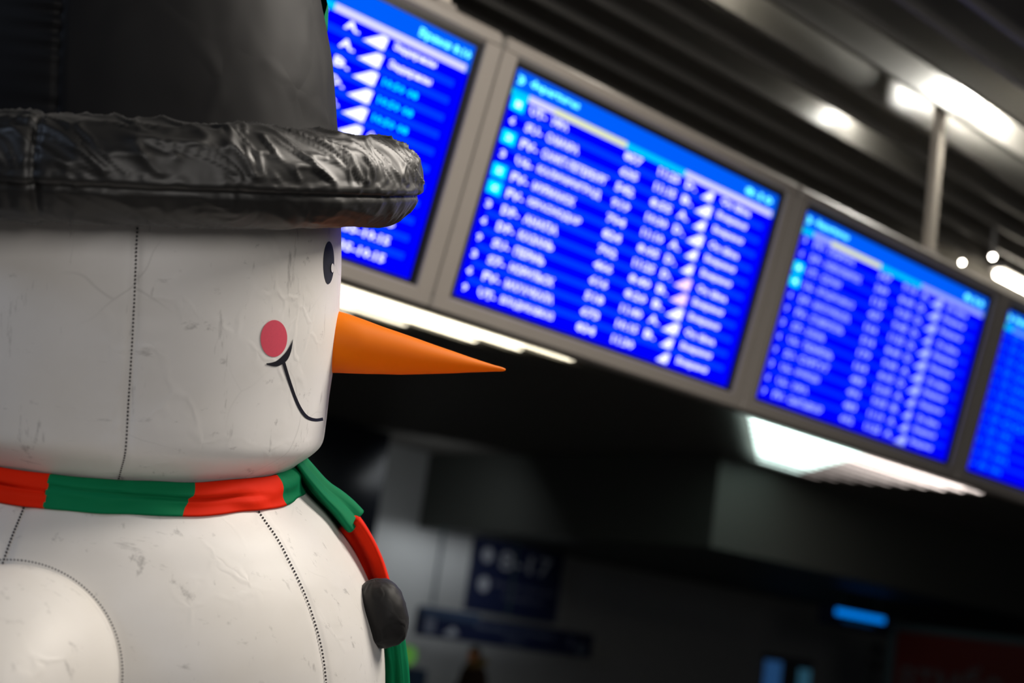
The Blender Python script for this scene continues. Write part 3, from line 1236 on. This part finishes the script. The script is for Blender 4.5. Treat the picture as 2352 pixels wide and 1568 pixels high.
brim = snow_part('hat_brim', V, F, M_BLACK, True, None, HM)

# holly leaf pinned on the far side of the crown
V, F = [], []
LN = 16
for side_ in (1, -1):
    for i in range(LN + 1):
        u = i / LN
        wv = math.sin(math.pi * min(1, u * 1.02)) * 38 * (1 + 0.35 * math.cos(u * 6 * math.pi))
        for s in (-1, 0, 1):
            a = R(9) + s * wv / 480
            r = 500 + 7 * side_ + 14 * (1 - abs(s)) - 60 * max(0, u - 0.3)
            V.append((r * KPX * math.cos(a), r * KPX * math.sin(a), (395 + 190 * u) * KPX))
LR = (LN + 1) * 3
for i in range(LN):
    for s in range(2):
        a = i * 3 + s
        F.append((a, a + 1, a + 4, a + 3))
        F.append((LR + a, LR + a + 3, LR + a + 4, LR + a + 1))
snow_part('holly_leaf', V, F, M_GREEN, True, hat, HM)


# ------------------------------------------------------------------ far background
def sign_panel(name, p0, p1, mat, label, cat, y):
    """p0 top-left pixel, p1 bottom-right pixel"""
    a, b_ = hall_pt(*p0, y), hall_pt(*p1, y)
    e = empty(name, HALL @ Matrix.Translation((a.x, y, b_.z)))
    tag(e, label, cat)
    Wd, Hd = b_.x - a.x, a.z - b_.z
    box('panel', 0, Wd, 0, 0.12, 0, Hd, mat, e, 0.01)
    return e, Wd, Hd


def flat_text(name, s, x0, x1, z0, z1, mat, parent, y=-0.004):
    cu = bpy.data.curves.new('tmp', 'FONT')
    cu.body = s
    cu.resolution_u = 2
    cu.offset = 0.01
    ob = bpy.data.objects.new('tmp', cu)
    COL.objects.link(ob)
    bpy.context.view_layer.update()
    me = bpy.data.meshes.new_from_object(ob.evaluated_get(bpy.context.evaluated_depsgraph_get()))
    bpy.data.objects.remove(ob, do_unlink=True)
    xs = [v.co.x for v in me.vertices]
    ys = [v.co.y for v in me.vertices]
    a, b_, c, d_ = min(xs), max(xs), min(ys), max(ys)
    V = [(x0 + (v.co.x - a) / (b_ - a) * (x1 - x0), y, z0 + (v.co.y - c) / (d_ - c) * (z1 - z0)) for v in me.vertices]
    F = [list(p.vertices) for p in me.polygons]
    bpy.data.meshes.remove(me)
    return mesh_obj(name, V, F, mat, parent)


YS = 17.6
e, Wd, Hd = sign_panel('wayfinding_sign', (1098, 1232), (1277, 1432), M_NAVY, 'tall navy gate sign with large pale numerals above the long sign', 'sign', YS)
flat_text('lettering', '8-17', Wd * .27, Wd * .86, Hd * .62, Hd * .88, M_LETTER, e)
flat_text('lettering', 'Регистрация', Wd * .24, Wd * .96, Hd * .36, Hd * .45, plain('dim letters', (0.16, 0.17, 0.24), .5), e)
flat_text('lettering', 'Check-in', Wd * .36, Wd * .80, Hd * .22, Hd * .31, plain('dim letters 2', (0.16, 0.17, 0.24), .5), e)
for zc_ in (.78, .38):
    V = [(Wd * .13 + .12 * math.cos(2 * math.pi * j / 24), -0.004, Hd * zc_ + .12 * math.sin(2 * math.pi * j / 24)) for j in range(24)]
    mesh_obj('pictogram', V, [tuple(range(24))], M_LETTER, e)
e2, Wd, Hd = sign_panel('wayfinding_sign', (968, 1398), (1358, 1512), M_NAVY, 'long low navy sign with pale text under the tall gate sign', 'sign', YS - 0.15)
flat_text('lettering', 'Выход на посадку', Wd * .30, Wd * .76, Hd * .55, Hd * .76, plain('dim letters 3', (0.2, 0.24, 0.33), .5), e2)
flat_text('lettering', 'Gates', Wd * .47, Wd * .58, Hd * .20, Hd * .38, plain('dim letters 4', (0.17, 0.2, 0.28), .5), e2)
box('pictogram', Wd * .03, Wd * .08, -0.004, 0.0, Hd * .12, Hd * .72, plain('dim pictogram', (0.2, 0.22, 0.3), .5), e2)
V = [(Wd * .17, -.004, Hd * .1), (Wd * .21, -.004, Hd * .25), (Wd * .18, -.004, Hd * .5), (Wd * .13, -.004, Hd * .2)]
mesh_obj('pictogram', V, [(0, 1, 2, 3)], M_LETTER, e2)
V = [(Wd * .925 + .11 * math.cos(2 * math.pi * j / 24), -0.004, Hd * .33 + .11 * math.sin(2 * math.pi * j / 24)) for j in range(24)]
mesh_obj('pictogram', V, [tuple(range(24))], plain('dim pictogram 2', (0.14, 0.18, 0.25), .5), e2)
box('pictogram', Wd * .845, Wd * .875, -0.004, 0.0, Hd * .35, Hd * .75, plain('dim pictogram 3', (0.13, 0.15, 0.24), .5), e2)
box('side_panel', 0.0, Wd * .31, -0.02, 0.10, Hd * 0.72, Hd * 1.12, M_SLATEBLUE, e2, 0.01)
for ee, xx, hh in ((e, (0.25, 1.0), 1.3), (e2, (0.3, 1.9), 0.4)):
    z_ = ee.matrix_world.translation.z
    ph_ = 1.28 if ee is e else 0.72
    for x in xx:
        if ee is e:
            box('hanger', x - .015, x + .015, 0.04, 0.07, ph_, CAMZ + 1.47 - z_ + 0.001, M_TEAL, ee)
        else:
            box('hanger', x - .015, x + .015, 0.10, 0.13, 0.5, CAMZ + 1.47 - z_ + 0.001, M_TEAL, ee)

# added unseen lights that brighten the far wall and the signs
p = HALL @ Vector((13.3, 16.4, CAMZ + 2.2))
area_light('added_sign_light', p, HALL @ Vector((14.6, 18.7, CAMZ - 0.2)), 0.8, 5, (0.92, 0.97, 1.0))
p = HALL @ Vector((15.0, 15.4, CAMZ + 1.42))
area_light('added_sign_light', p, HALL @ Vector((14.8, 18.7, CAMZ - 0.3)), 0.6, 5, (0.95, 0.97, 1.0), spread=100)
p = HALL @ Vector((14.9, 18.0, CAMZ + 1.43))
area_light('added_wall_wash', p, HALL @ Vector((14.9, 18.75, CAMZ - 0.2)), 2.6, 9, (0.93, 0.97, 1.0), size_y=0.3, spread=150)  # added wash behind the signs, sets them off against a lighter wall

# hanging blue lit sign under the bulkhead
YB = 14.2
a, b_ = hall_pt(1898, 1385, YB), hall_pt(2052, 1462, YB)
e = empty('hanging_lit_sign', HALL @ Matrix.Translation((a.x, YB, b_.z)))
tag(e, 'dark hanging sign box with a glowing bright blue strip', 'sign')
Wd, Hd = b_.x - a.x, a.z - b_.z
box('panel', 0, Wd, 0, 0.14, 0, Hd, M_NAVY, e, 0.01)
box('glow_strip', Wd * .14, Wd * .84, -0.012, 0.01, Hd * .56, Hd * .86, emit('blue strip glow', (0.0, 0.20, 0.80), 1.0), e)
box('lower_strip', Wd * .24, Wd * .68, -0.010, 0.01, Hd * .26, Hd * .46, emit('dim blue glow', (0.0, 0.012, 0.035), 1.0), e)
for x in (Wd * .25, Wd * .8):
    box('hanger', x - .02, x + .02, 0.05, 0.09, Hd, CAMZ + 1.47 - b_.z + .002, M_TEAL, e)

# lit doorway in the far wall
a, b_ = hall_pt(1758, 1512, WB - 0.05), hall_pt(1852, 1640, WB - 0.05)
e = empty('door_1', HALL @ Matrix.Translation((a.x, WB - 0.05, 0)))
tag(e, kind='structure')
Wd, Hd = b_.x - a.x, a.z
box('door_frame', -0.06, Wd + 0.06, -0.02, 0.04, Hd, Hd + 0.10, M_DARK, e)
box('door_leaf', 0, Wd, 0.0, 0.04, 0, Hd, plain('door glass dusk', (0.02, 0.022, 0.03), .2), e)
box('glass_pane', 0.0, Wd * .36, -0.01, 0.0, 0.1, Hd - .02, emit('bluish daylight pane', (0.012, 0.045, 0.12), 1.0), e)
box('glass_pane', Wd * .74, Wd, -0.01, 0.0, 0.1, Hd - .1, emit('teal daylight pane', (0.015, 0.055, 0.085), 1.0), e)

# red advertising panel with pale letters
pa = hall_pt(2062, 1436, 13.4)
pw = HALL @ pa
AZR = R(-38)
pd = Vector((math.cos(AZR), math.sin(AZR), 0))
PR = Matrix((pd, Vector((-pd.y, pd.x, 0)), Vector((0, 0, 1)))).transposed().to_4x4()
PH = pw.z
e = empty('advert_panel', Matrix.Translation((pw.x, pw.y, 0)) @ PR)
tag(e, 'dark red advertising panel in a teal frame with big pale letters', 'panel')
box('panel', 0, 3.2, 0, 0.15, 0.1, PH - 0.08, M_REDP, e)
box('frame_rail', -0.1, 3.3, -0.03, 0.18, PH - 0.08, PH + 0.03, M_TEAL, e)
box('frame_stile', -0.12, 0.0, -0.03, 0.18, 0, PH - 0.08, M_TEAL, e)
box('frame_stile', 3.2, 3.3, -0.03, 0.18, 0, PH - 0.08, M_TEAL, e)
flat_text('lettering', 'втмбо', 0.12, 1.78, PH - 1.05, PH - 0.50, plain('faint letters', (0.10, 0.10, 0.11), .5), e, -0.006)

# round fitting beside the red panel
c = hall_pt(2012, 1508, 15.0)
e = empty('convex_mirror', HALL @ Matrix.Translation((c.x, 15.0, 0)))
tag(e, 'dim grey round dish on a pole beside the red panel', 'mirror')
prof = [(0.235 * math.sin(R(90) * i / 8), 0.07 * math.cos(R(90) * i / 8)) for i in range(1, 9)]
V, F = revolve([(0.01, 0.07)] + prof + [(0.24, -0.02)], 28)
V = [(x, -z, y + c.z) for x, y, z in V]
mesh_obj('dish', V, F, plain('dim grey dish', (0.14, 0.14, 0.14), .3), e, True)
box('pole', -0.02, 0.02, 0.02, 0.06, 0, c.z, M_DARK, e)
box('base', -0.15, 0.15, -0.1, 0.2, 0, 0.03, M_DARK, e)

# small green lit sign and navy kiosk, low behind the scarf tail
c = hall_pt(938, 1505, 16.5)
e = empty('green_lit_sign', HALL @ Matrix.Translation((c.x, 16.5, 0)))
tag(e, 'small round green light on a thin stand by the scarf end', 'light')
V = [(0.14 * math.cos(2 * math.pi * j / 20), -0.02, c.z + 0.14 * math.sin(2 * math.pi * j / 20)) for j in range(20)]
V += [(x, 0.03, z) for x, y, z in V]
mesh_obj('green_disc', V, [tuple(range(20)), tuple(range(39, 19, -1))] + [(j, 20 + j, 20 + (j + 1) % 20, (j + 1) % 20) for j in range(20)], emit('green glow', (0.06, 0.17, 0.03), 1.0), e)
box('stand', -0.02, 0.02, 0.03, 0.05, 0, c.z, M_DARK, e)
box('stand_foot', -0.15, 0.15, -0.1, 0.2, 0, 0.03, M_DARK, e)
c = hall_pt(958, 1535, 16.0)
e = empty('check_in_kiosk', HALL @ Matrix.Translation((c.x, 16.0, 0)))
tag(e, 'slim navy self-service kiosk standing low beside the green light', 'kiosk')
box('pedestal', -0.2, 0.2, 0, 0.25, 0.05, c.z - 0.3, M_NAVY, e, 0.02)
box('foot_plate', -0.28, 0.28, -0.08, 0.33, 0, 0.05, M_DARK, e)
box('head_unit', -0.17, 0.17, -0.05, 0.18, c.z - 0.32, c.z, M_SLATEBLUE, e, 0.02)


# ------------------------------------------------------------------ distant person in profile, walking to the left
def person():
    c = hall_pt(1085, 1568, 15.6)
    headp = hall_pt(1078, 1508, 15.6)
    HT = headp.z + 0.13
    s = HT / 1.75
    e = empty('person', HALL @ Matrix.Translation((c.x, 15.6, 0)) @ Matrix.Rotation(math.pi, 4, 'Z'))
    tag(e, 'person in profile with dark hair, brown coat and ochre fur hood, walking', 'person')
    # local x = facing direction; skinned body
    J = [((0, 0, .98), (.17, .19)), ((0.01, 0, 1.15), (.17, .20)), ((.0, 0, 1.36), (.15, .22)), ((.02, 0, 1.50), (.07, .075)), ((.035, 0, 1.58), (.06, .06)),
         ((0, .2, 1.40), (.075, .075)), ((-.04, .26, 1.14), (.06, .06)), ((.10, .27, .93), (.048, .048)), ((.14, .26, .84), (.035, .045)),
         ((0, -.2, 1.40), (.075, .075)), ((.03, -.26, 1.14), (.06, .06)), ((.22, -.25, .98), (.048, .048)), ((.28, -.24, .92), (.035, .045)),
         ((.02, .10, .86), (.10, .10)), ((.16, .10, .50), (.075, .075)), ((.12, .10, .10), (.05, .05)), ((.26, .10, .045), (.04, .045)),
         ((-.02, -.10, .86), (.10, .10)), ((-.06, -.10, .50), (.075, .075)), ((-.24, -.10, .14), (.05, .05)), ((-.12, -.10, .05), (.04, .045))]
    Ed = [(0, 1), (1, 2), (2, 3), (3, 4), (2, 5), (5, 6), (6, 7), (7, 8), (2, 9), (9, 10), (10, 11), (11, 12), (0, 13), (13, 14), (14, 15), (15, 16), (0, 17), (17, 18), (18, 19), (19, 20)]
    me = bpy.data.meshes.new('body')
    me.from_pydata([(x * s, y * s, z * s) for (x, y, z), _ in J], Ed, [])
    ob = bpy.data.objects.new('body', me)
    COL.objects.link(ob)
    sk = ob.modifiers.new('skin', 'SKIN')
    for i, (_, r) in enumerate(J):
        me.skin_vertices[0].data[i].radius = (r[0] * s, r[1] * s)
    me.skin_vertices[0].data[0].use_root = True
    sb = ob.modifiers.new('sub', 'SUBSURF')
    sb.levels = sb.render_levels = 2
    ob.parent = e
    me.materials.append(M_COAT)
    # head with nose, brow, chin and ears
    hc = Vector((.055, 0, 1.645)) * s
    V, F = [], []
    n1, n2 = 28, 20
    for i in range(n2 + 1):
        ph = math.pi * i / n2
        for j in range(n1):
            th = 2 * math.pi * j / n1
            n = Vector((math.sin(ph) * math.cos(th), math.sin(ph) * math.sin(th), math.cos(ph)))
            p = Vector((n.x * .098, n.y * .076, n.z * .118))
            if n.z < -.1:
                p.x += .012 * min(1, -n.z * 1.5)
                p.y *= 1 - .25 * (-n.z)
            if n.x > .8 and abs(n.y) < .3 and -.35 < n.z < .1:
                p.x += .022
            if n.x > .6 and .1 < n.z < .25 and .15 < abs(n.y) < .5:
                p.x -= .006
            V.append(hc + p * s)
    for i in range(n2):
        for j in range(n1):
            k = (j + 1) % n1
            F.append((i * n1 + j, (i + 1) * n1 + j, (i + 1) * n1 + k, i * n1 + k))
    hd = mesh_obj('head', V, F, M_SKIN, e, True)
    for sy in (-1, 1):
        vv, ff = box_data(hc.x + .07 * s, hc.x + .085 * s, sy * .03 * s - .012 * s, sy * .03 * s + .012 * s, hc.z + .012 * s, hc.z + .024 * s, .003)
        mesh_obj('eye', vv, ff, M_HAIR, hd)
        vv, ff = box_data(hc.x - .015 * s, hc.x + .02 * s, sy * .075 * s - .01 * s, sy * .075 * s + .01 * s, hc.z - .03 * s, hc.z + .03 * s, .008)
        mesh_obj('ear', vv, ff, M_SKIN, hd)
    vv, ff = box_data(hc.x + .088 * s, hc.x + .100 * s, -.022 * s, .022 * s, hc.z - .062 * s, hc.z - .052 * s, .003)
    mesh_obj('mouth', vv, ff, plain('lips', (.35, .08, .05)), hd)
    V = []
    for i in range(n2 + 1):
        ph = math.pi * i / n2
        for j in range(n1):
            th = 2 * math.pi * j / n1
            n = Vector((math.sin(ph) * math.cos(th), math.sin(ph) * math.sin(th), math.cos(ph)))
            p = Vector((n.x * .112 - .016, n.y * .09, n.z * .128 + .016))
            if n.z < 0.25 and n.x > -0.1:
                p = Vector((n.x * .08, n.y * .06, .04))
            V.append(hc + p * s)
    mesh_obj('hair', V, F, M_HAIR, e, True)
    # fur hood lying round the neck
    V, F = [], []
    for i in range(28):
        a = 2 * math.pi * i / 28
        for j in range(10):
            b_ = 2 * math.pi * j / 10
            rr = .05 * (1 + .15 * noise.noise(Vector((a * 4, b_, 0))))
            q = .125 + rr * math.cos(b_)
            V.append(Vector((q * math.cos(a) - .035, q * math.sin(a), 1.53 + rr * math.sin(b_) - .05 * math.cos(a))) * s)
    for i in range(28):
        for j in range(10):
            k, l = (i + 1) % 28, (j + 1) % 10
            F.append((i * 10 + j, k * 10 + j, k * 10 + l, i * 10 + l))
    mesh_obj('fur_hood', V, F, M_FUR, e, True)
    V, F = revolve([(.20 * s, .62 * s), (.215 * s, .64 * s), (.20 * s, .9 * s), (.19 * s, 1.1 * s), (.12 * s, 1.3 * s)], 28)
    mesh_obj('coat_skirt', [(x * .9, y, z) for x, y, z in V], F, M_COAT, e, True)


person()
build_texts()
